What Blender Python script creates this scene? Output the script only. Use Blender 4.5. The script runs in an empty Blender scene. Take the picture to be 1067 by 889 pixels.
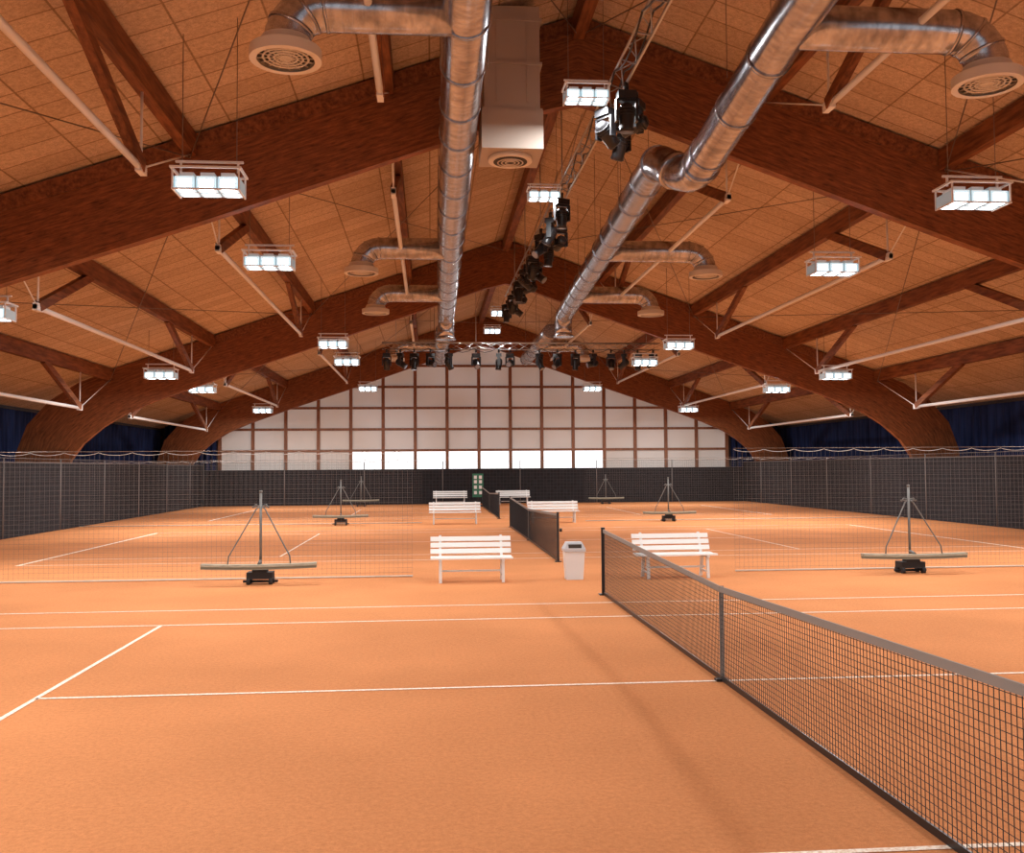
import bpy, math, random
from mathutils import Vector, Matrix
random.seed(4)
PI=math.pi
CX=2.9            # hall centre line (x)
BAY=18.4          # distance between arches / courts
ARCHES=[0,18.4,36.8,55.2]
SL=.345; ZR=10.96 # roof slope, ridge height
def roof(o): return ZR-SL*abs(o)

# ---------------------------------------------------------------- materials
def mat(name,col,rough=.6,metal=0,emis=None,es=0,spec=.5):
    m=bpy.data.materials.new(name); m.use_nodes=True
    b=m.node_tree.nodes["Principled BSDF"]
    b.inputs["Base Color"].default_value=(*col,1); b.inputs["Roughness"].default_value=rough
    b.inputs["Metallic"].default_value=metal
    b.inputs["Specular IOR Level"].default_value=spec
    if emis: b.inputs["Emission Color"].default_value=(*emis,1); b.inputs["Emission Strength"].default_value=es
    return m
def noisy(m,c1,c2,scale,coord="Object",vs=(1,1,1),detail=4,bump=0,lo=.35,hi=.65,rough=.6,bdist=.01):
    nt=m.node_tree; N=nt.nodes; L=nt.links; b=N["Principled BSDF"]
    tc=N.new("ShaderNodeTexCoord"); mp=N.new("ShaderNodeMapping"); mp.inputs["Scale"].default_value=vs
    L.new(tc.outputs[coord],mp.inputs[0])
    n=N.new("ShaderNodeTexNoise"); n.inputs["Scale"].default_value=scale; n.inputs["Detail"].default_value=detail
    n.inputs["Roughness"].default_value=rough
    L.new(mp.outputs[0],n.inputs["Vector"])
    r=N.new("ShaderNodeValToRGB"); r.color_ramp.elements[0].position=lo; r.color_ramp.elements[1].position=hi
    r.color_ramp.elements[0].color=(*c1,1); r.color_ramp.elements[1].color=(*c2,1)
    L.new(n.outputs["Fac"],r.inputs[0]); L.new(r.outputs[0],b.inputs["Base Color"])
    if bump:
        bp=N.new("ShaderNodeBump"); bp.inputs["Strength"].default_value=bump; bp.inputs["Distance"].default_value=bdist
        L.new(n.outputs["Fac"],bp.inputs["Height"]); L.new(bp.outputs[0],b.inputs["Normal"])
    return nt,mp,n,r,b

# floor : orange granulate carpet
M_floor=mat("clay_carpet",(.7,.3,.12),.95,spec=.1)
nt,mp,n,r,b=noisy(M_floor,(.44,.165,.062),(.74,.315,.128),24,detail=8,bump=.6,lo=.32,hi=.68,rough=.95)
N,L=nt.nodes,nt.links
n2=N.new("ShaderNodeTexNoise"); n2.inputs["Scale"].default_value=.45; n2.inputs["Detail"].default_value=5; L.new(mp.outputs[0],n2.inputs["Vector"])
r2=N.new("ShaderNodeValToRGB"); r2.color_ramp.elements[0].color=(.91,.90,.88,1); r2.color_ramp.elements[1].color=(1.06,1.06,1.05,1)
r2.color_ramp.elements[0].position=.35; r2.color_ramp.elements[1].position=.65
L.new(n2.outputs["Fac"],r2.inputs[0])
mx=N.new("ShaderNodeMixRGB"); mx.blend_type='MULTIPLY'; mx.inputs[0].default_value=1
L.new(r.outputs[0],mx.inputs[1]); L.new(r2.outputs[0],mx.inputs[2]); L.new(mx.outputs[0],b.inputs["Base Color"])

# ceiling : wood wool boards with joints
M_ceil=mat("wood_wool_board",(.6,.45,.3),.95,spec=.1)
nt,mp,n,r,b=noisy(M_ceil,(.30,.21,.14),(.95,.72,.52),11,detail=10,bump=.7,rough=1.0,lo=.36,hi=.66)
N,L=nt.nodes,nt.links
br=N.new("ShaderNodeTexBrick"); br.inputs["Scale"].default_value=1
br.inputs["Color1"].default_value=(1,1,1,1); br.inputs["Color2"].default_value=(.84,.81,.77,1); br.inputs["Mortar"].default_value=(.5,.45,.4,1)
br.inputs["Mortar Size"].default_value=.02; br.inputs["Brick Width"].default_value=1.25; br.inputs["Row Height"].default_value=.62
br.inputs["Mortar Smooth"].default_value=.4; br.offset=0
L.new(mp.outputs[0],br.inputs["Vector"])
mx=N.new("ShaderNodeMixRGB"); mx.blend_type='MULTIPLY'; mx.inputs[0].default_value=1
L.new(r.outputs[0],mx.inputs[1]); L.new(br.outputs["Color"],mx.inputs[2]); L.new(mx.outputs[0],b.inputs["Base Color"])

# glulam (uv : u along beam in m, v across in m)
M_glu=mat("glulam_wood",(.3,.1,.04),.55,spec=.3)
nt,mp,n,r,b=noisy(M_glu,(.10,.030,.010),(.31,.105,.036),3.2,coord="UV",vs=(.9,6,1),detail=6,bump=.15,rough=.7,lo=.33,hi=.66)
N,L=nt.nodes,nt.links
tc=N.new("ShaderNodeTexCoord"); sp=N.new("ShaderNodeSeparateXYZ"); L.new(tc.outputs["UV"],sp.inputs[0])
ml=N.new("ShaderNodeMath"); ml.operation='MULTIPLY'; ml.inputs[1].default_value=1/.12; L.new(sp.outputs["Y"],ml.inputs[0])
fr=N.new("ShaderNodeMath"); fr.operation='FRACT'; L.new(ml.outputs[0],fr.inputs[0])
gt=N.new("ShaderNodeMath"); gt.operation='GREATER_THAN'; gt.inputs[1].default_value=.1; L.new(fr.outputs[0],gt.inputs[0])
ma=N.new("ShaderNodeMath"); ma.operation='MULTIPLY_ADD'; ma.inputs[1].default_value=.25; ma.inputs[2].default_value=.75; L.new(gt.outputs[0],ma.inputs[0])
mx=N.new("ShaderNodeMixRGB"); mx.blend_type='MULTIPLY'; mx.inputs[0].default_value=1
L.new(r.outputs[0],mx.inputs[1]); L.new(ma.outputs[0],mx.inputs[2])
kn=N.new("ShaderNodeTexVoronoi"); kn.inputs["Scale"].default_value=1; km=N.new("ShaderNodeMapping"); km.inputs["Scale"].default_value=(2.2,8,1)
L.new(tc.outputs["UV"],km.inputs[0]); L.new(km.outputs[0],kn.inputs["Vector"])
kr=N.new("ShaderNodeValToRGB"); kr.color_ramp.elements[0].position=.06; kr.color_ramp.elements[0].color=(.4,.35,.3,1); kr.color_ramp.elements[1].position=.2; kr.color_ramp.elements[1].color=(1,1,1,1)
L.new(kn.outputs["Distance"],kr.inputs[0])
mk=N.new("ShaderNodeMixRGB"); mk.blend_type='MULTIPLY'; mk.inputs[0].default_value=.8
L.new(mx.outputs[0],mk.inputs[1]); L.new(kr.outputs[0],mk.inputs[2]); L.new(mk.outputs[0],b.inputs["Base Color"])

M_pur=mat("purlin_wood",(.3,.1,.04),.6,spec=.3); noisy(M_pur,(.11,.034,.013),(.27,.098,.036),2.5,vs=(5,.6,5),detail=5,bump=.1)
M_mull=mat("mullion_wood",(.25,.09,.04),.6); noisy(M_mull,(.22,.09,.045),(.34,.15,.08),3,vs=(4,4,.6))
M_white=mat("white_painted_steel",(.78,.77,.76),.4)
M_line=mat("court_line_white",(.95,.85,.72),.9); noisy(M_line,(.74,.52,.36),(.95,.86,.74),40,lo=.35,hi=.6)
M_galv=mat("galvanised_steel",(.55,.55,.56),.32,.95)
nt,mp,n,r,b=noisy(M_galv,(.34,.34,.37),(.60,.60,.64),7,coord="UV",vs=(1,1,1),detail=3)
b.inputs["Roughness"].default_value=.25
N,L=nt.nodes,nt.links
tc=N.new("ShaderNodeTexCoord"); sp=N.new("ShaderNodeSeparateXYZ"); L.new(tc.outputs["UV"],sp.inputs[0])
ad=N.new("ShaderNodeMath"); ad.operation='MULTIPLY_ADD'; ad.inputs[1].default_value=7.5; L.new(sp.outputs["X"],ad.inputs[0]); L.new(sp.outputs["Y"],ad.inputs[2])
fr=N.new("ShaderNodeMath"); fr.operation='PINGPONG'; fr.inputs[1].default_value=.5; L.new(ad.outputs[0],fr.inputs[0])
lt=N.new("ShaderNodeMath"); lt.operation='LESS_THAN'; lt.inputs[1].default_value=.06; L.new(fr.outputs[0],lt.inputs[0])
bp=N.new("ShaderNodeBump"); bp.inputs["Strength"].default_value=.5; bp.inputs["Distance"].default_value=.01
L.new(lt.outputs[0],bp.inputs["Height"]); L.new(bp.outputs[0],b.inputs["Normal"])
M_diff=mat("diffuser_cream",(.68,.62,.54),.5)
M_dark=mat("grille_dark",(.04,.035,.03),.7)
M_black=mat("black_metal",(.015,.015,.017),.35)
M_blackm=mat("black_rubber",(.02,.02,.022),.8)
M_lens=mat("spot_lens",(.25,.28,.34),.1,.3)
M_lamp=mat("flood_lens",(.9,.95,1),.3,emis=(.80,.95,1),es=6)
M_glass=mat("flood_glass",(.6,.7,.75),.3,emis=(.62,.86,.95),es=.8)
M_lampdim=mat("flood_louvre",(.35,.42,.45),.4,emis=(.3,.42,.46),es=.3)
for mm in(M_lamp,M_glass,M_lampdim): mm.cycles.emission_sampling='NONE'
M_net=mat("net_cord_black",(.012,.012,.015),.8)
M_band=mat("net_band",(.27,.245,.22),.85)
M_div=mat("divider_cord",(.18,.16,.15),.8)
M_rope=mat("grey_rope",(.45,.42,.39),.8)
M_bline=mat("net_weight_rope",(.7,.64,.56),.8)
M_cable=mat("steel_cable",(.2,.15,.12),.5,.5)
M_curt=mat("navy_curtain",(.01,.014,.045),.9,spec=.1)
noisy(M_curt,(.008,.012,.04),(.02,.032,.095),2,vs=(3,3,.3))
M_dnet=mat("dark_windbreak_net",(.02,.02,.024),.95,spec=.1)
nt=M_dnet.node_tree; N,L=nt.nodes,nt.links; b=N["Principled BSDF"]
tc=N.new("ShaderNodeTexCoord"); br=N.new("ShaderNodeTexBrick"); br.offset=0; br.inputs["Scale"].default_value=1
mpp=N.new("ShaderNodeMapping"); L.new(tc.outputs["UV"],mpp.inputs[0]); L.new(mpp.outputs[0],br.inputs["Vector"])
br.inputs["Color1"].default_value=(.024,.022,.024,1); br.inputs["Color2"].default_value=(.029,.027,.030,1); br.inputs["Mortar"].default_value=(.046,.042,.043,1)
br.inputs["Mortar Size"].default_value=.012; br.inputs["Brick Width"].default_value=.2; br.inputs["Row Height"].default_value=.2
L.new(br.outputs["Color"],b.inputs["Base Color"])
M_panel=mat("translucent_panel",(.60,.54,.49),.6,emis=(.9,.8,.74),es=.17)
nt=M_panel.node_tree; N,L=nt.nodes,nt.links; b=N["Principled BSDF"]
tc=N.new("ShaderNodeTexCoord"); nn=N.new("ShaderNodeTexNoise"); nn.inputs["Scale"].default_value=.35; L.new(tc.outputs["Object"],nn.inputs["Vector"])
rr=N.new("ShaderNodeValToRGB"); rr.color_ramp.elements[0].color=(.78,.66,.58,1); rr.color_ramp.elements[1].color=(1,.92,.88,1); rr.color_ramp.elements[0].position=.35; rr.color_ramp.elements[1].position=.65
L.new(nn.outputs["Fac"],rr.inputs[0]); L.new(rr.outputs[0],b.inputs["Emission Color"])
M_win=mat("window_daylight",(.8,.85,.88),.3,emis=(.93,.97,1),es=1.2)
M_benchw=mat("bench_white",(.86,.87,.85),.45)
M_bench_leg=mat("bench_leg",(.7,.7,.68),.5)
M_bin=mat("bin_plastic",(.72,.73,.72),.5)
M_binlid=mat("bin_lid",(.5,.52,.54),.5)
M_brush=mat("brush_wood",(.30,.30,.22),.7); noisy(M_brush,(.26,.27,.21),(.46,.44,.34),6,vs=(1,8,8))
M_green=mat("scoreboard_green",(.02,.16,.09),.5)
M_wall=mat("wall_plaster",(.06,.05,.06),.9)

# ---------------------------------------------------------------- builder
class MB:
    def __init__(s): s.v=[]; s.f=[]; s.m=[]; s.uv=[]; s.sm=[]
    def face(s,idx,m=0,uv=None,sm=False): s.f.append(idx); s.m.append(m); s.uv.append(uv); s.sm.append(sm)
    def box(s,c,d,m=0,R=None):
        n=len(s.v); c=Vector(c)
        for x in(-.5,.5):
            for y in(-.5,.5):
                for z in(-.5,.5):
                    p=Vector((x*d[0],y*d[1],z*d[2]))
                    if R: p=R@p
                    s.v.append(c+p)
        for q in((0,1,3,2),(4,6,7,5),(0,4,5,1),(2,3,7,6),(0,2,6,4),(1,5,7,3)): s.face([n+i for i in q],m)
    def frame(s,a,b,up=Vector((0,0,1))):
        z=(b-a).normalized()
        if abs(z.dot(up))>.98: up=Vector((0,1,0))
        x=up.cross(z).normalized(); y=z.cross(x); return x,y,z
    def beam(s,a,b,w,h,m=0):   # rectangular bar from a to b, w sideways, h up
        a=Vector(a); b=Vector(b); x,y,z=s.frame(a,b); n=len(s.v)
        for p in(a,b):
            for i,j in((-1,-1),(1,-1),(1,1),(-1,1)): s.v.append(p+x*i*w/2+y*j*h/2)
        s.face([n,n+3,n+2,n+1],m); s.face([n+4,n+5,n+6,n+7],m)
        l=(b-a).length
        for i in range(4):
            j=(i+1)%4; s.face([n+i,n+j,n+4+j,n+4+i],m,[(0,i*h),(0,(i+1)*h),(l,(i+1)*h),(l,i*h)])
    def tube(s,path,r,m=0,seg=12,cap=True,sm=True):
        P=[Vector(p) for p in path]; k=len(P); rs=r if isinstance(r,(list,tuple)) else [r]*k
        n=len(s.v); x,y,z=s.frame(P[0],P[1]); L=0; Ls=[]
        for i in range(k):
            t=((P[min(i+1,k-1)]-P[i]).normalized() if i<k-1 else Vector((0,0,0)))+((P[i]-P[i-1]).normalized() if i>0 else Vector((0,0,0)))
            if t.length<1e-6: t=z
            t.normalize()
            x=(x-t*x.dot(t)).normalized(); y=t.cross(x)
            if i: L+=(P[i]-P[i-1]).length
            Ls.append(L)
            for q in range(seg):
                a=2*PI*q/seg; s.v.append(P[i]+(x*math.cos(a)+y*math.sin(a))*rs[i])
        for i in range(k-1):
            for q in range(seg):
                w=(q+1)%seg; A=n+i*seg; B=A+seg
                s.face([A+q,A+w,B+w,B+q],m,[(Ls[i],q/seg),(Ls[i],(q+1)/seg),(Ls[i+1],(q+1)/seg),(Ls[i+1],q/seg)],sm)
        if cap:
            s.face([n+q for q in range(seg)][::-1],m); s.face([n+(k-1)*seg+q for q in range(seg)],m)
    def rod(s,a,b,r,m=0,seg=6): s.tube([a,b],r,m,seg)
    def quad(s,a,b,c,d,m=0,uv=None):
        n=len(s.v); s.v+= [Vector(a),Vector(b),Vector(c),Vector(d)]; s.face([n,n+1,n+2,n+3],m,uv)
    def obj(s,name,mats,loc=(0,0,0),rot=0):
        me=bpy.data.meshes.new(name); me.from_pydata([tuple(p) for p in s.v],[],s.f)
        for m in mats: me.materials.append(m)
        me.polygons.foreach_set("material_index",s.m); me.polygons.foreach_set("use_smooth",s.sm)
        ul=me.uv_layers.new(name="UV")
        if any(u for u in s.uv):
            for p,u in zip(me.polygons,s.uv):
                if u:
                    for li,t in zip(p.loop_indices,u): ul.data[li].uv=t
        me.update()
        return inst(name,me,loc,rot)
def inst(name,me,loc=(0,0,0),rot=0):
    o=bpy.data.objects.new(name,me); bpy.context.collection.objects.link(o); o.location=loc; o.rotation_euler=(0,0,rot); return o

# ---------------------------------------------------------------- shell
Y0,Y1=-9.0,58.0; HW=18.6
b_=MB(); b_.quad((CX-HW,Y0,0),(CX+HW,Y0,0),(CX+HW,Y1,0),(CX-HW,Y1,0)); b_.obj("floor",[M_floor])
b_=MB()
for s in(-1,1):
    x1=CX+s*HW; z1=roof(HW)
    b_.quad((CX,Y0,ZR),(CX,Y1,ZR),(x1,Y1,z1),(x1,Y0,z1))
b_.obj("ceiling",[M_ceil])
for s,nm in((-1,"wall_left"),(1,"wall_right")):
    b_=MB(); b_.box((CX+s*(HW+.1),(Y0+Y1)/2,roof(HW)/2),(.2,Y1-Y0,roof(HW)),0); b_.obj(nm,[M_wall])
b_=MB(); n=0
b_.v=[Vector(p) for p in((CX-HW,Y1,0),(CX+HW,Y1,0),(CX+HW,Y1,roof(HW)),(CX,Y1,ZR),(CX-HW,Y1,roof(HW)))]
b_.face([0,1,2,3,4],0); b_.obj("wall_back",[M_wall])

# translucent gable glazing with wood grid
b_=MB(); W=1.91; cols=16; hw=W*cols/2; yb=Y1-.06
for i in range(cols):
    o0=-hw+i*W; o1=o0+W
    zt0,zt1=roof(o0),roof(o1)
    b_.quad((CX+o0,yb,3.2),(CX+o1,yb,3.2),(CX+o1,yb,zt1),(CX+o0,yb,zt0),0)
    wm=1 if 4<=i<12 else 0
    b_.quad((CX+o0,yb,1.0),(CX+o1,yb,1.0),(CX+o1,yb,3.2),(CX+o0,yb,3.2),wm)
b_.obj("window_1",[M_panel,M_win])
b_=MB()
for i in range(cols+1):
    o=-hw+i*W; b_.box((CX+o,yb-.08,(1.0+roof(o))/2),(.19,.14,roof(o)-1.0),0)
for k,z in enumerate([3.2+1.27*j for j in range(6)]):
    w=min(hw,(ZR-z)/SL); b_.box((CX,yb-.075,z),(2*w,.12,.14),0)
b_.obj("trim_1",[M_mull,M_white])

# navy curtains (pleated)
def curtain(name,a,b,z0,z1,mats,amp=.07,wl=.35,steps=8):
    m=MB(); a=Vector(a); b=Vector(b); d=(b-a); L=d.length; d.normalize(); nrm=Vector((-d.y,d.x,0))
    k=int(L/wl*steps)
    for i in range(k+1):
        t=L*i/k; p=a+d*t+nrm*amp*math.sin(2*PI*t/wl)
        m.v+= [Vector((p.x,p.y,z0)),Vector((p.x,p.y,z1))]
    for i in range(k): m.face([2*i,2*i+2,2*i+3,2*i+1],0,None,True)
    m.rod(a+Vector((0,0,z1+.03)),b+Vector((0,0,z1+.03)),.03,1)
    return m.obj(name,mats)
curtain("stage_curtain",(CX-18.3,57.4,0),(CX-hw-.1,57.4,0),.02,4.75,[M_curt,M_dark])
curtain("stage_curtain",(CX+hw+.1,57.4,0),(CX+18.3,57.4,0),.02,4.75,[M_curt,M_dark])
curtain("stage_curtain",(CX-18.48,Y0,0),(CX-18.48,57.2,0),.02,4.4,[M_curt,M_dark],steps=5,wl=.5,amp=.05)
curtain("stage_curtain",(CX+18.48,Y0,0),(CX+18.48,57.2,0),.02,4.4,[M_curt,M_dark],steps=5,wl=.5,amp=.05)

# dark windbreak nets around the courts
NW=16.0
def darknet(name,a,b,h):
    m=MB(); a=Vector(a); b=Vector(b); L=(b-a).length; up=Vector((0,0,h))
    m.quad(a,b,b+up,a+up,0,[(0,0),(L,0),(L,h),(0,h)])
    m.rod(a+up,b+up,.012,2,5)
    for i in range(int(L/4.6)+1):
        p=a+(b-a)*(i*4.6/L); m.rod(p,p+Vector((0,0,2.5)),.025,2)
    m.rod(a+Vector((0,0,2.5)),b+Vector((0,0,2.5)),.009,2,5)
    k=int(L/.12)
    for i in range(k):
        p=a+(b-a)*(i/k); m.tube([p+up,p+Vector((0,0,2.48))],.003,2,3,False,False)
    for z in(2.15,2.27,2.38):
        if z>h: m.tube([a+Vector((0,0,z)),b+Vector((0,0,z))],.003,2,3,False,False)
    m.obj(name,[M_dnet,M_rope,M_div])
darknet("windbreak_net",(CX-NW,57.0,0.01),(CX+NW,57.0,0.01),2.06)
darknet("windbreak_net",(CX-NW,-6,0.01),(CX-NW,56.95,0.01),2.36)
darknet("windbreak_net",(CX+NW,-6,0.01),(CX+NW,56.95,0.01),2.36)

# ---------------------------------------------------------------- glulam arches
inner=[(0,9.2),(.8,9.0),(3,8.22),(7.6,6.6),(10.8,5.52),(13,4.72),(14.2,4.2),(15.0,3.7),(15.7,3.1),(16.12,2.5),(16.4,1.6),(16.5,0)]
outer=[(0,10.93),(.8,10.66),(3,9.9),(7.6,8.31),(10.8,7.2),(13,6.44),(14.6,5.88),(15.9,5.35),(16.9,4.7),(17.7,3.8),(18.1,2.7),(18.2,0)]
def arch(y,name="glulam_arch"):
    m=MB(); T=.24
    for s in(-1,1):
        L=0
        for i in range(len(inner)-1):
            (a0,z0),(a1,z1)=inner[i],inner[i+1]; (b0,w0),(b1,w1)=outer[i],outer[i+1]
            l=math.hypot(a1-a0,z1-z0); L2=L+l
            X=lambda o:CX+s*o
            for yy in(y-T/2,y+T/2):
                m.quad((X(a0),yy,z0),(X(a1),yy,z1),(X(b1),yy,w1),(X(b0),yy,w0),0,[(L,0),(L2,0),(L2,1.65),(L,1.65)])
            m.quad((X(a0),y-T/2,z0),(X(a1),y-T/2,z1),(X(a1),y+T/2,z1),(X(a0),y+T/2,z0),0,[(L,.02),(L2,.02),(L2,.1),(L,.1)])
            m.quad((X(b0),y-T/2,w0),(X(b1),y-T/2,w1),(X(b1),y+T/2,w1),(X(b0),y+T/2,w0),0,[(L,.02),(L2,.02),(L2,.1),(L,.1)])
            # darker upper flange lamella standing proud of the web
            m.quad((X(b0),y-T/2-.05,w0-.02),(X(b1),y-T/2-.05,w1-.02),(X(b1),y-T/2-.05,w1-.34),(X(b0),y-T/2-.05,w0-.34),1,[(L,0),(L2,0),(L2,.3),(L,.3)]) if i<5 else None
            m.quad((X(b0),y-T/2-.05,w0-.34),(X(b1),y-T/2-.05,w1-.34),(X(b1),y-T/2,w1-.34),(X(b0),y-T/2,w0-.34),1,None) if i<5 else None
            L=L2
    return m.obj(name,[M_glu,M_pur])
for y in ARCHES: arch(y)
arch(-8.8)

# ---------------------------------------------------------------- trussed purlins
def purlin(y0,off):
    m=MB(); L=BAY-.32; zp=roof(off)-.24
    m.beam((0,0,0),(0,L,0),.2,.42,0)
    if off!=0 and abs(off)<17:
        zc=-1.42
        ya,yb2=2.1,15.0
        m.rod((0,ya-.15,zc),(0,yb2+.15,zc),.055,1,10)
        m.beam((0,ya,zc+.02),(0,ya+3.1,-.15),.14,.2,0)
        m.beam((0,yb2,zc+.02),(0,yb2-3.1,-.15),.14,.2,0)
        for p,q in((ya,0.05),(yb2,L-.05)):
            m.rod((0,p,zc),(0,q,-.2),.016,1)
            m.rod((0,p,zc),(0,p+.02,-.2),.022,1)
            m.box((0,p,zc),(.1,.3,.16),1)
    else: m.beam((0,0,-.1),(0,L,-.1),.24,.4,0)
    m.obj("roof_purlin",[M_pur,M_white],(CX+off,y0+.13,zp))
for y0 in(0,18.4,36.8):
    for k in range(-4,5): purlin(y0,k*3.68)
m=MB()
for y0 in(0,18.4,36.8):
    for s in(-1,1):
        for a,b in((0,7.36),(7.36,0),(7.36,14.72),(14.72,7.36)):
            m.rod((CX+s*a,y0+.2,roof(a)-.5),(CX+s*b,y0+BAY-.25,roof(b)-.5),.012,0,5)
m.obj("roof_bracing_cables",[M_cable])

# ---------------------------------------------------------------- ducts
def arc(c,r,ax1,ax2,a0,a1,n=6):
    c=Vector(c);ax1=Vector(ax1);ax2=Vector(ax2)
    return [c+ax1*r*math.cos(a0+(a1-a0)*i/n)+ax2*r*math.sin(a0+(a1-a0)*i/n) for i in range(n+1)]
def diffuser(m,x,y,z):
    seg=28
    m.tube([(x,y,z+.28),(x,y,z+.2),(x,y,z+.12)],[.31,.34,.44],1,seg,False)
    m.tube([(x,y,z+.14),(x,y,z)],.46,1,seg,False)
    for r0,r1,zz,mm in((.46,.37,z,1),(.37,0.001,z+.05,2)):
        n=len(m.v)
        for q in range(seg):
            a=2*PI*q/seg
            m.v+= [Vector((x+r0*math.cos(a),y+r0*math.sin(a),zz)),Vector((x+r1*math.cos(a),y+r1*math.sin(a),zz))]
        for q in range(seg):
            w=(q+1)%seg; m.face([n+2*q,n+2*q+1,n+2*w+1,n+2*w],mm)
    for r in(.08,.15,.22,.29):
        m.tube([(x+r*math.cos(2*PI*i/20),y+r*math.sin(2*PI*i/20),z+.03) for i in range(21)],.016,1,4,False)
    for i in range(8):
        a=PI*i/8; d=Vector((math.cos(a),math.sin(a),0))*.37; c=Vector((x,y,z+.03)); m.rod(c-d,c+d,.008,1,4)
def rings(m,a,b,r,step):
    a=Vector(a);b=Vector(b);L=(b-a).length;d=(b-a)/L;t=step*.6
    while t<L: m.tube([a+d*(t-.03),a+d*(t+.03)],r,0,24,True,True); t+=step
ZD=8.06; RD=.325
for s in(-1,1):
    m=MB()
    if s<0:
        path=[(.42,-4,ZD),(.5,16,ZD),(.62,37.6,ZD)]; segs=[[path[0],path[1]],[path[1],path[2]]]
        XD=lambda y:.45+.0045*y
        ZB=lambda y:ZD
    else:
        segs=[[(4.85,-4,8.3),(4.85,8,8.3)],[(4.85,12.2,8.05),(4.85,16.9,7.47)],[(4.46,18.6,8.04),(5.2,36.6,ZD)]]
        path=[(4.85,-4,8.3),(4.85,8,8.3),(4.85,12.2,8.05),(4.85,16.7,7.49),(4.84,16.95,7.46),(4.79,17.2,7.48),(4.70,17.42,7.56),(4.60,17.6,7.68),(4.51,17.78,7.82),(4.46,17.98,7.94),(4.44,18.22,8.01),(4.46,18.6,8.04),(5.2,36.6,ZD)]
        XD=lambda y:4.85 if y<17 else 4.46+(y-18.6)*.0411
        ZB=lambda y:8.02 if y<17 else ZD
    xe,ye=path[-1][0],path[-1][1]
    path+= [ (xe,ye+.5*math.sin(t),ZD-.5*(1-math.cos(t))) for t in (PI/8,PI/4,3*PI/8,PI/2)]
    path.append((xe,ye+.5,7.3))
    m.tube(path,RD,0,24)
    for a,b in segs: rings(m,a,b,RD+.02,1.55)
    if s>0:
        for p,q in(((4.85,16.6,7.5),(4.85,16.72,7.485)),((4.63,17.54,7.63),(4.57,17.64,7.72)),((4.45,18.2,8.0),(4.452,18.32,8.02))): m.tube([p,q],RD+.03,0,24)
    m.tube([(xe,ye+.5,7.34),(xe,ye+.5,7.2)],[RD,RD*1.25],0,24)
    for y in(12.4,26.0,32.7):
        xd=XD(y); xo=CX+s*4.75; R=.5; zb=ZB(y)
        ze=min(7.6,zb-R-.02)
        pb=[(xd,y,zb),(xo-s*R,y,zb)]+arc((xo-s*R,y,zb-R),R,(0,0,1),(s,0,0),0,PI/2)[1:]+[(xo,y,ze-.05)]
        m.tube(pb,.29,0,22)
        for i in (1,3,5):
            p=Vector(pb[i]); q=Vector(pb[i+1]); d=(q-p).normalized(); m.tube([p-d*.02,p+d*.02],.305,0,22)
        diffuser(m,xo,y,7.36 if ze>7.5 else 7.28)
    for y in list(range(2,15,4))+list(range(21,36,4)):
        for q in(-.35,.35):
            x=XD(y)+q; m.rod((x,y,ZB(y)-.05),(x,y,roof(x-CX)-.02),.007,3,4)
    m.obj("ventilation_duct",[M_galv,M_diff,M_dark,M_cable])
    m=MB(); xd=CX+s*2.35; m.tube([(xd,41.5,ZD),(xd,52.5,ZD)],RD,0,20); rings(m,(xd,41.5,ZD),(xd,52.5,ZD),RD+.02,1.6)
    xo=CX+s*4.6; pb=[(xd,46.5,ZD),(xo-s*.5,46.5,ZD)]+arc((xo-s*.5,46.5,ZD-.5),.5,(0,0,1),(s,0,0),0,PI/2)[1:]+[(xo,46.5,7.5)]
    m.tube(pb,.29,0,20); diffuser(m,xo,46.5,7.3)
    for y in(44,49):
        for q in(-.36,.36): m.rod((xd+q,y,ZD-.1),(xd+q,y,roof(xd+q-CX)-.02),.008,3,4)
    m.obj("ventilation_duct",[M_galv,M_diff,M_dark,M_cable])

# vertical air handling shaft
m=MB(); bx,by=1.47,17.3
m.box((bx,by,9.35),(1.0,1.0,2.0),0); m.box((bx,by,8.1),(1.1,1.1,.7),0)
for z in(8.46,9.3,10.1): m.box((bx,by,z),(1.08,1.08,.05),0)
for x in(-.27,.27): m.box((bx+x,by-.505,9.4),(.03,.02,1.6),0)
m.tube([(bx,by,7.76),(bx,by,7.68)],.40,1,28)
m.tube([(bx,by,7.73),(bx,by,7.67)],.31,2,28)
for r in(.09,.16,.23): m.tube([(bx+r*math.cos(2*PI*i/20),by+r*math.sin(2*PI*i/20),7.66) for i in range(21)],.014,1,4,False)
m.obj("ventilation_shaft",[mat("shaft_paint",(.38,.32,.27),.5),M_diff,M_dark])

# ---------------------------------------------------------------- floodlights (open frame, 2 x 3 lamp cells)
m=MB()
for z in(.2,): 
    for y in(-.27,.27): m.beam((-.5,y,z),(.5,y,z),.035,.03,0)
    for x in(-.5,.5): m.beam((x,-.29,z),(x,.29,z),.035,.03,0)
for x in(-.48,.48):
    for y in(-.25,.25): m.beam((x,y,-.12),(x,y,.2),.025,.02,0)
    m.beam((x,-.26,-.12),(x,.26,-.12),.02,.025,0)
m.beam((-.49,-.27,-.125),(.49,-.27,-.125),.02,.02,0)
for x in(-.3,0,.3): m.box((x,.02,.12),(.2,.34,.07),0)
for i in range(3):
    for j in range(2):
        x=-.315+.315*i; y=-.125+.25*j
        m.box((x,y,-.02),(.27,.2,.19),1)
        m.box((x,y,-.025),(.2,.206,.12),2); m.box((x,y,-.06),(.2,.14,.12),2)
for i in range(4): m.box((-.4725+.315*i,0,-.02),(.018,.46,.19),3)
m.box((0,-.004,-.02),(.93,.02,.19),3)
for x in(-.42,.42): m.beam((x,0,.2),(x,0,.36),.03,.03,0)
m.beam((-.5,0,.36),(.5,0,.36),.04,.03,0)
fl_me=None
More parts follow.
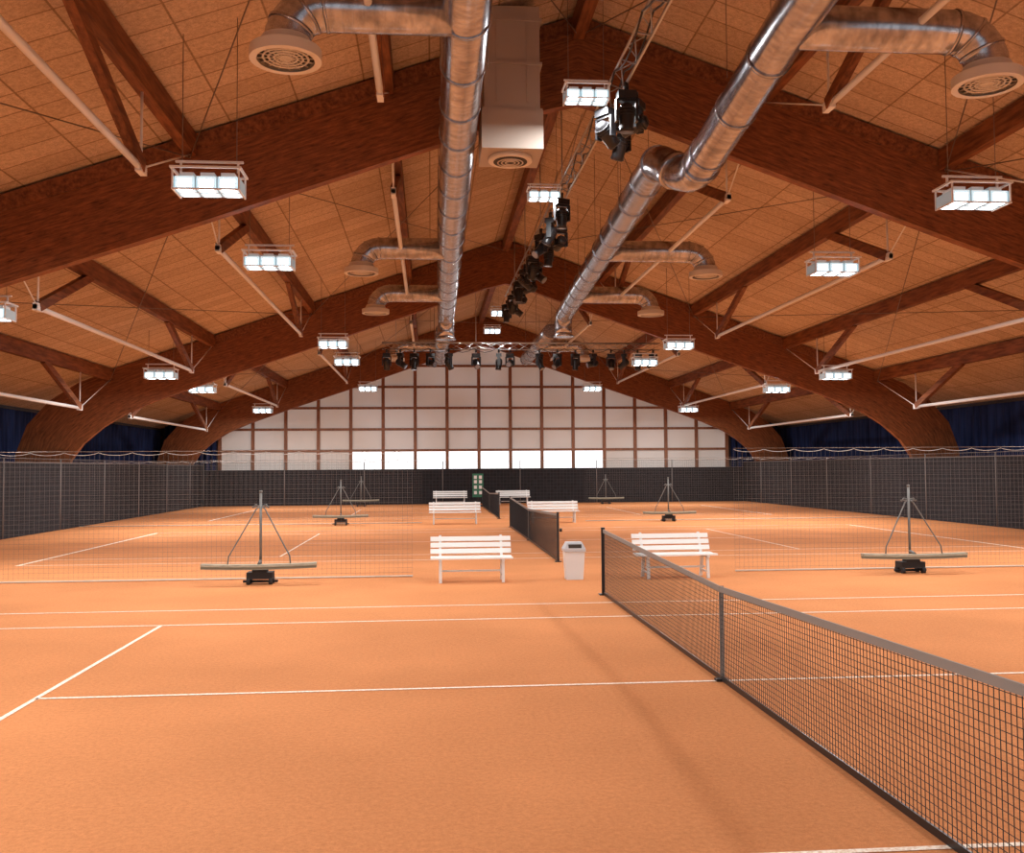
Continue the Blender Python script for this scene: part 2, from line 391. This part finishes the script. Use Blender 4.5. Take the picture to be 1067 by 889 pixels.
def flood(x,y,z,power=240,sc=1):
    global fl_me
    if fl_me is None:
        o=m.obj("floodlight",[M_white,M_glass,M_lamp,M_lampdim],(x,y,z)); fl_me=o.data
    else: o=inst("floodlight",fl_me,(x,y,z))
    o.scale=(sc,)*3
    h=MB()
    for q in(-.4,.4): h.rod((q,0,.36),(q,0,(roof(x+q-CX)-z-.02)/sc),.007,0,5)
    ho=h.obj("suspension_rods",[M_cable]); ho.parent=o
    ld=bpy.data.lights.new("flood_lamp",'AREA'); ld.shape='RECTANGLE'; ld.size=.85; ld.size_y=.42; ld.energy=power
    ld.color=(1,.99,.98)
    lo=bpy.data.objects.new("flood_lamp",ld); bpy.context.collection.objects.link(lo); lo.parent=o; lo.location=(0,0,-.15)
    return o
for y in(-3.8,1.7,8.0,14.6,20.0,33.0,38.4,51.2):  # third row is unseen above the frame, added to brighten the near floor
    for x in(-3.3,8.7): flood(x,y,6.35,285 if y>10 else 220)
for y in(-3.8,1.7,8.0,20.0,32.6,38.4,52.0):  # third row here is out of frame too, added for foreground light
    for x in(-8.9,14.2): flood(x,y,5.25,320 if y>10 else 240)
for x,y in((2.62,15.7),(2.6,21.6),(2.75,37.6),(2.75,42.5)): flood(x,y,8.3 if y<30 else 8.2,200,.75)

# ---------------------------------------------------------------- trusses with stage lights
def truss(m,a,b,w=.29,step=.5):
    a=Vector(a);b=Vector(b);x,y,z=m.frame(a,b); L=(b-a).length
    C=[x*(-w/2)+y*(w/2),x*(w/2)+y*(w/2),y*(-w/2)]
    for c in C: m.rod(a+c,b+c,.025,0,6)
    k=int(L/step)
    for i in range(k):
        p=a+z*(i*step); q=a+z*((i+1)*step)
        for j in range(3):
            c0,c1=C[j],C[(j+1)%3]
            if i%2: c0,c1=c1,c0
            m.rod(p+c0,q+c1,.012,0,4)
m2=MB(); TX=3.15; TZ=8.5
truss(m2,(TX+.15,7,TZ),(TX-.15,36.4,TZ))
for y in(8.5,13,22.5,27,31.5,35.5):
    m2.rod((TX,y,TZ+.1),(TX,y,roof(TX-CX)-.12),.015,0,5); m2.rod((TX,y,TZ+.2),(TX+.5,y+.0,roof(.8)-.12),.008,0,4)
for dx in(-.1,.06):
    for k in range(14): 
        ya=7+2.1*k; m2.tube([(TX+dx,ya+2.1*t,TZ+.12-.22*math.sin(PI*t)) for t in(0,.2,.4,.6,.8,1)],.016,1,5,False)
m2.obj("lighting_truss",[mat("truss_aluminium",(.42,.42,.42),.35,.8),M_black])
m2=MB(); TY=42.0; TZ2=7.45
truss(m2,(-2.1,TY,TZ2),(10.2,TY,TZ2))
for x in(-1.5,2.0,6.0,9.6): m2.rod((x,TY,TZ2+.1),(x,TY,roof(x-CX)-.05),.012,0,5)
for dx in range(12): m2.tube([(-2.1+dx+t,TY-.05,TZ2-.1-.18*math.sin(PI*t)) for t in(0,.25,.5,.75,1)],.014,1,5,False)
m2.obj("lighting_truss",[bpy.data.materials["truss_aluminium"],M_black])

def spot_mesh(tilt):
    m=MB(); R=Matrix.Rotation(tilt,3,'X')
    m.box((0,0,-.1),(.30,.22,.12),0); m.rod((0,0,0),(0,0,.12),.04,0,8)
    m.box((0,0,-.18),(.32,.12,.05),0)
    for s in(-1,1): m.box((s*.165,0,-.35),(.04,.12,.36),0)
    c=Vector((0,0,-.43))
    pts=[c+R@Vector((0,0,t)) for t in(.2,.16,.02,-.2,-.26)]
    m.tube(pts,[.07,.11,.13,.11,.125],0,16)
    m.tube([c+R@Vector((0,0,-.262)),c+R@Vector((0,0,-.275))],.1,1,16)
    for t in(.12,.07,.02): m.tube([c+R@Vector((0,0,t)),c+R@Vector((0,0,t-.015))],.145,0,14)
    return m.obj("stage_spotlight",[M_black,M_lens])
protos={}
def spot(x,y,z,k,rz,sc=1.0):
    if k not in protos:
        o=spot_mesh((.5,-.9,.1,1.3)[k]); protos[k]=o.data
    else: o=inst("stage_spotlight",protos[k])
    o.location=(x,y,z-.1*sc); o.rotation_euler=(0,0,rz); o.scale=(sc,)*3
zz=TZ-.17
for i,(x,y,k,r) in enumerate([(3.38,16.6,0,.4),(3.0,16.0,1,2.2),(3.2,15.2,2,0),(3.45,15.6,3,1),(3.0,21.5,2,.3),(2.95,23.2,0,1.2),(3.3,24.0,3,.3),(2.9,24.8,1,-1),(3.2,25.6,2,1),(2.95,27.4,0,.2),(3.2,28.2,1,1),(2.9,29.2,1,2),(3.2,30.2,3,.9),
        (2.9,31.2,2,.3),(3.1,32.4,3,2),(2.9,33.6,0,.2),(3.1,34.5,1,1.6),(2.85,35.6,2,.5)]): spot(x,y,zz,k,r,1.0)
for i,x in enumerate((-1.9,-1.3,-.7,.0,.8,2.0,3.0,3.5,4.8,5.6,6.4,7.2,8.0,8.6,9.2,9.9)): spot(x,TY,TZ2-.17,i%4,i*1.3,1.1)

# ---------------------------------------------------------------- tennis nets
def tennis_net():
    m=MB(); H=lambda y:.914+.156*abs(y)/6.4
    t=.0029; half=6.35; s=.047
    n=int(2*half/s)
    def strand(a,b,t): m.tube([a,b],t,0,3,False,False)
    for i in range(n+1):
        y=-half+i*s; strand((0,y,.03),(0,y,H(y)-.03),t)
    rows=20
    for k in range(rows):
        f=k/rows
        for s0,s1 in((-half,0),(0,half)): strand((0,s0,.03+(H(s0)-.05)*f),(0,s1,.03+(H(s1)-.05)*f),t)
    for s0,s1 in((-half,0),(0,half)):
        m.beam((0,s0,H(s0)-.03),(0,s1,H(s1)-.03),.016,.055,1)
    m.beam((0,-half,.03),(0,half,.03),.014,.05,2)
    m.beam((.012,0,0.0),(.012,0,.915),.045,.005,1)
    m.box((0,0,.012),(.12,.08,.024),2)
    for s in(-1,1):
        m.box((0,s*6.4,.54),(.05,.05,1.08),2); m.box((0,s*6.4,1.085),(.06,.06,.02),2); m.box((0,s*6.4,.01),(.14,.14,.02),2)
        m.beam((0,s*6.35,.05),(0,s*6.35,1.04),.02,.012,2)
    m.rod((.04,-6.4,.7),(.09,-6.4,.7),.04,2,10)
    return m.obj("tennis_net",[M_net,M_band,M_black],(2.8,9.2,0)).data
nd=tennis_net()
for k in(1,2): inst("tennis_net",nd,(2.8,9.2+BAY*k,0))

# court lines
for k in range(3):
    m=MB(); yc=9.2+BAY*k; xc=2.8; w=.05; z=.004
    def ln(x0,y0,x1,y1): m.quad((x0,y0,z),(x1,y0,z),(x1,y1,z),(x0,y1,z))
    for o in(4.115,5.485):
        for s in(-1,1): ln(xc-11.885,yc+s*o-w/2,xc+11.885,yc+s*o+w/2)
    for s in(-1,1):
        ln(xc+s*11.885-.05,yc-5.5,xc+s*11.885+.05,yc+5.5)
        ln(xc+s*6.4-w/2,yc-4.115,xc+s*6.4+w/2,yc+4.115)
    ln(xc-6.4,yc-w/2,xc+6.4,yc+w/2)
    m.obj("court_lines",[M_line])

# divider nets : very fine cord, drawn open in the middle
def divider(x0,x1,y):
    m=MB(); H=2.42; s=.09
    n=int((x1-x0)/s); t=.0015
    top=lambda x:H-.05*abs(math.sin(PI*(x-x0)/.62))**.7
    for i in range(n+1):
        x=x0+i*s; m.tube([(x,y,.03),(x,y,top(x))],t,0,3,False,False)
    for k in range(1,26): m.tube([(x0,y,k*.09),(x1,y,k*.09)],t,0,3,False,False)
    pts=[(x0+i*.062,y,top(x0+i*.062)) for i in range(int((x1-x0)/.062)+1)]
    m.tube(pts,.005,1,4,False,False)
    m.rod((x0,y,H+.02),(x1,y,H+.02),.005,2,4)
    m.rod((x0,y,.02),(x1,y,.02),.017,3,6)
    m.obj("court_divider_net",[M_div,M_rope,M_cable,M_bline])
for y in(18.68,37.15):
    divider(CX-NW+.05,-.35,y); divider(6.0,CX+NW-.05,y)

# ---------------------------------------------------------------- court drag brushes
def brush():
    m=MB()
    m.rod((0,0,.12),(0,0,1.66),.024,0,10); m.rod((0,0,1.66),(0,0,1.70),.03,0,8)
    m.box((0,0,.16),(.46,.3,.12),1); m.box((0,-.05,.24),(.26,.2,.05),1)
    for x in(-.2,.2):
        for y in(-.12,.12): m.rod((x-.03,y,.06),(x+.03,y,.06),.06,1,12)
    m.box((0,0,.05),(.62,.06,.04),1)
    k=10
    for i in range(k):
        x0=-1.02+2.04*i/k; x1=-1.02+2.04*(i+1)/k
        f=lambda x:.35+.02*(x*x)
        m.beam((x0,-.18,f(x0)),(x1,-.18,f(x1)),.14,.045,2)
        m.beam((x0,-.18,f(x0)-.045),(x1,-.18,f(x1)-.045),.11,.05,3)
    m.rod((0,0,.42),(0,-.2,.38),.03,0,8)
    for s in(-1,1):
        m.tube([(0,0,1.42),(s*.08,-.02,1.36),(s*.46,-.14,.66),(s*.54,-.16,.52),(s*.555,-.17,.38)],.013,0,6)
        m.tube([(0,0,1.42),(s*.10,0,1.44),(s*.14,0,1.38)],.012,0,6)
    m.rod((-.16,0,1.40),(.16,0,1.40),.012,0,6)
    return m.obj("court_drag_brush",[mat("brush_frame_grey",(.16,.16,.15),.5,.3),M_blackm,M_brush,mat("bristles",(.2,.2,.15),.9)]).data
bd=brush(); o=bpy.data.objects["court_drag_brush"]; o.location=(-3.1,17.95,0); o.rotation_euler=(0,0,.02)
for x,y,r in((9.25,18.0,-.03),(-3.35,36.4,.04),(9.1,36.4,0),(10.0,54.6,0),(-3.9,54.6,0)): inst("court_drag_brush",bd,(x,y,0),r)

# ---------------------------------------------------------------- benches
def bench(w,name="slatted_bench"):
    m=MB()
    for i in range(5): m.box((0,-.2+.1*i,.43+.006*abs(i-2)),(w,.075,.028),0)
    for i in range(3):
        z=.54+.11*i; y=.27+.05*i; m.box((0,y,z),(w,.026,.085),0,Matrix.Rotation(-.3,3,'X'))
    for x in(-w/2+.18,w/2-.18):
        m.beam((x,-.24,.405),(x,.24,.405),.05,.035,1)
        m.beam((x,-.16,.4),(x,-.2,0),.05,.05,1); m.beam((x,.16,.4),(x,.26,0),.05,.05,1)
        m.beam((x,.22,.40),(x,.41,.82),.045,.035,1)
        m.beam((x,-.19,.12),(x,.22,.12),.03,.03,1)
    m.beam((-w/2+.18,.0,.2),(w/2-.18,.0,.2),.03,.03,1)
    return m.obj(name,[M_benchw,M_bench_leg]).data
b1=bench(1.5); bpy.data.objects["slatted_bench"].location=(.74,17.75,0)
inst("slatted_bench",b1,(4.58,17.85,0),.03)
b2=bench(1.95); ob=[o for o in bpy.data.objects if o.data==b2][0]; ob.location=(.9,36.3,0)
for x,y in((4.65,36.4),(1.1,54.9),(4.7,54.9)): inst("slatted_bench",b2,(x,y,0))

# litter bin
m=MB()
def frust(m,cx,cy,z0,z1,w0,d0,w1,d1,mi):
    n=len(m.v)
    for z,w,d in((z0,w0,d0),(z1,w1,d1)):
        for i,j in((-1,-1),(1,-1),(1,1),(-1,1)): m.v.append(Vector((cx+i*w/2,cy+j*d/2,z)))
    m.face([n,n+3,n+2,n+1],mi); m.face([n+4,n+5,n+6,n+7],mi)
    for i in range(4): j=(i+1)%4; m.face([n+i,n+j,n+4+j,n+4+i],mi)
frust(m,0,0,.0,.52,.31,.28,.37,.33,0); frust(m,0,0,.52,.57,.40,.36,.40,.36,1); frust(m,0,0,.57,.69,.40,.36,.28,.26,1)
m.box((0,-.16,.62),(.24,.03,.07),2)
m.obj("litter_bin",[M_bin,M_binlid,M_dark],(2.66,17.9,0))

# scoreboard
m=MB(); m.rod((0,0,0),(0,0,1.3),.03,1,8); m.box((0,0,1.15),(.6,.08,1.3),0); m.box((0,0,.03),(.5,.4,.06),1)
for z in(.75,1.05,1.35,1.6):
    for x in(-.14,.14): m.box((x,-.05,z),(.16,.03,.18),2)
m.obj("scoreboard",[M_green,M_black,M_white],(2.6,53.3,0))

# ---------------------------------------------------------------- world, camera
w=bpy.data.worlds.new("World"); bpy.context.scene.world=w; w.use_nodes=True
w.node_tree.nodes["Background"].inputs[0].default_value=(.9,.95,1,1); w.node_tree.nodes["Background"].inputs[1].default_value=.6

f,yaw,pitch,roll,h=1001,.0846,.0437,-.0071,2.07
fw=Vector((math.sin(yaw)*math.cos(pitch),math.cos(yaw)*math.cos(pitch),math.sin(pitch)))
rt=Vector((math.cos(yaw),-math.sin(yaw),0)); up=rt.cross(fw)
R_=rt*math.cos(roll)+up*math.sin(roll); U_=-rt*math.sin(roll)+up*math.cos(roll)
cam=bpy.data.cameras.new("camera"); co=bpy.data.objects.new("camera",cam); bpy.context.collection.objects.link(co)
M=Matrix((R_,U_,-fw)).transposed().to_4x4(); M.translation=Vector((0,0,h)); co.matrix_world=M
cam.sensor_fit='HORIZONTAL'; cam.sensor_width=36; cam.lens=36*f/1067; cam.clip_end=200
bpy.context.scene.camera=co
vs=bpy.context.scene.view_settings; vs.view_transform='Standard'; vs.look='None'; vs.exposure=.0
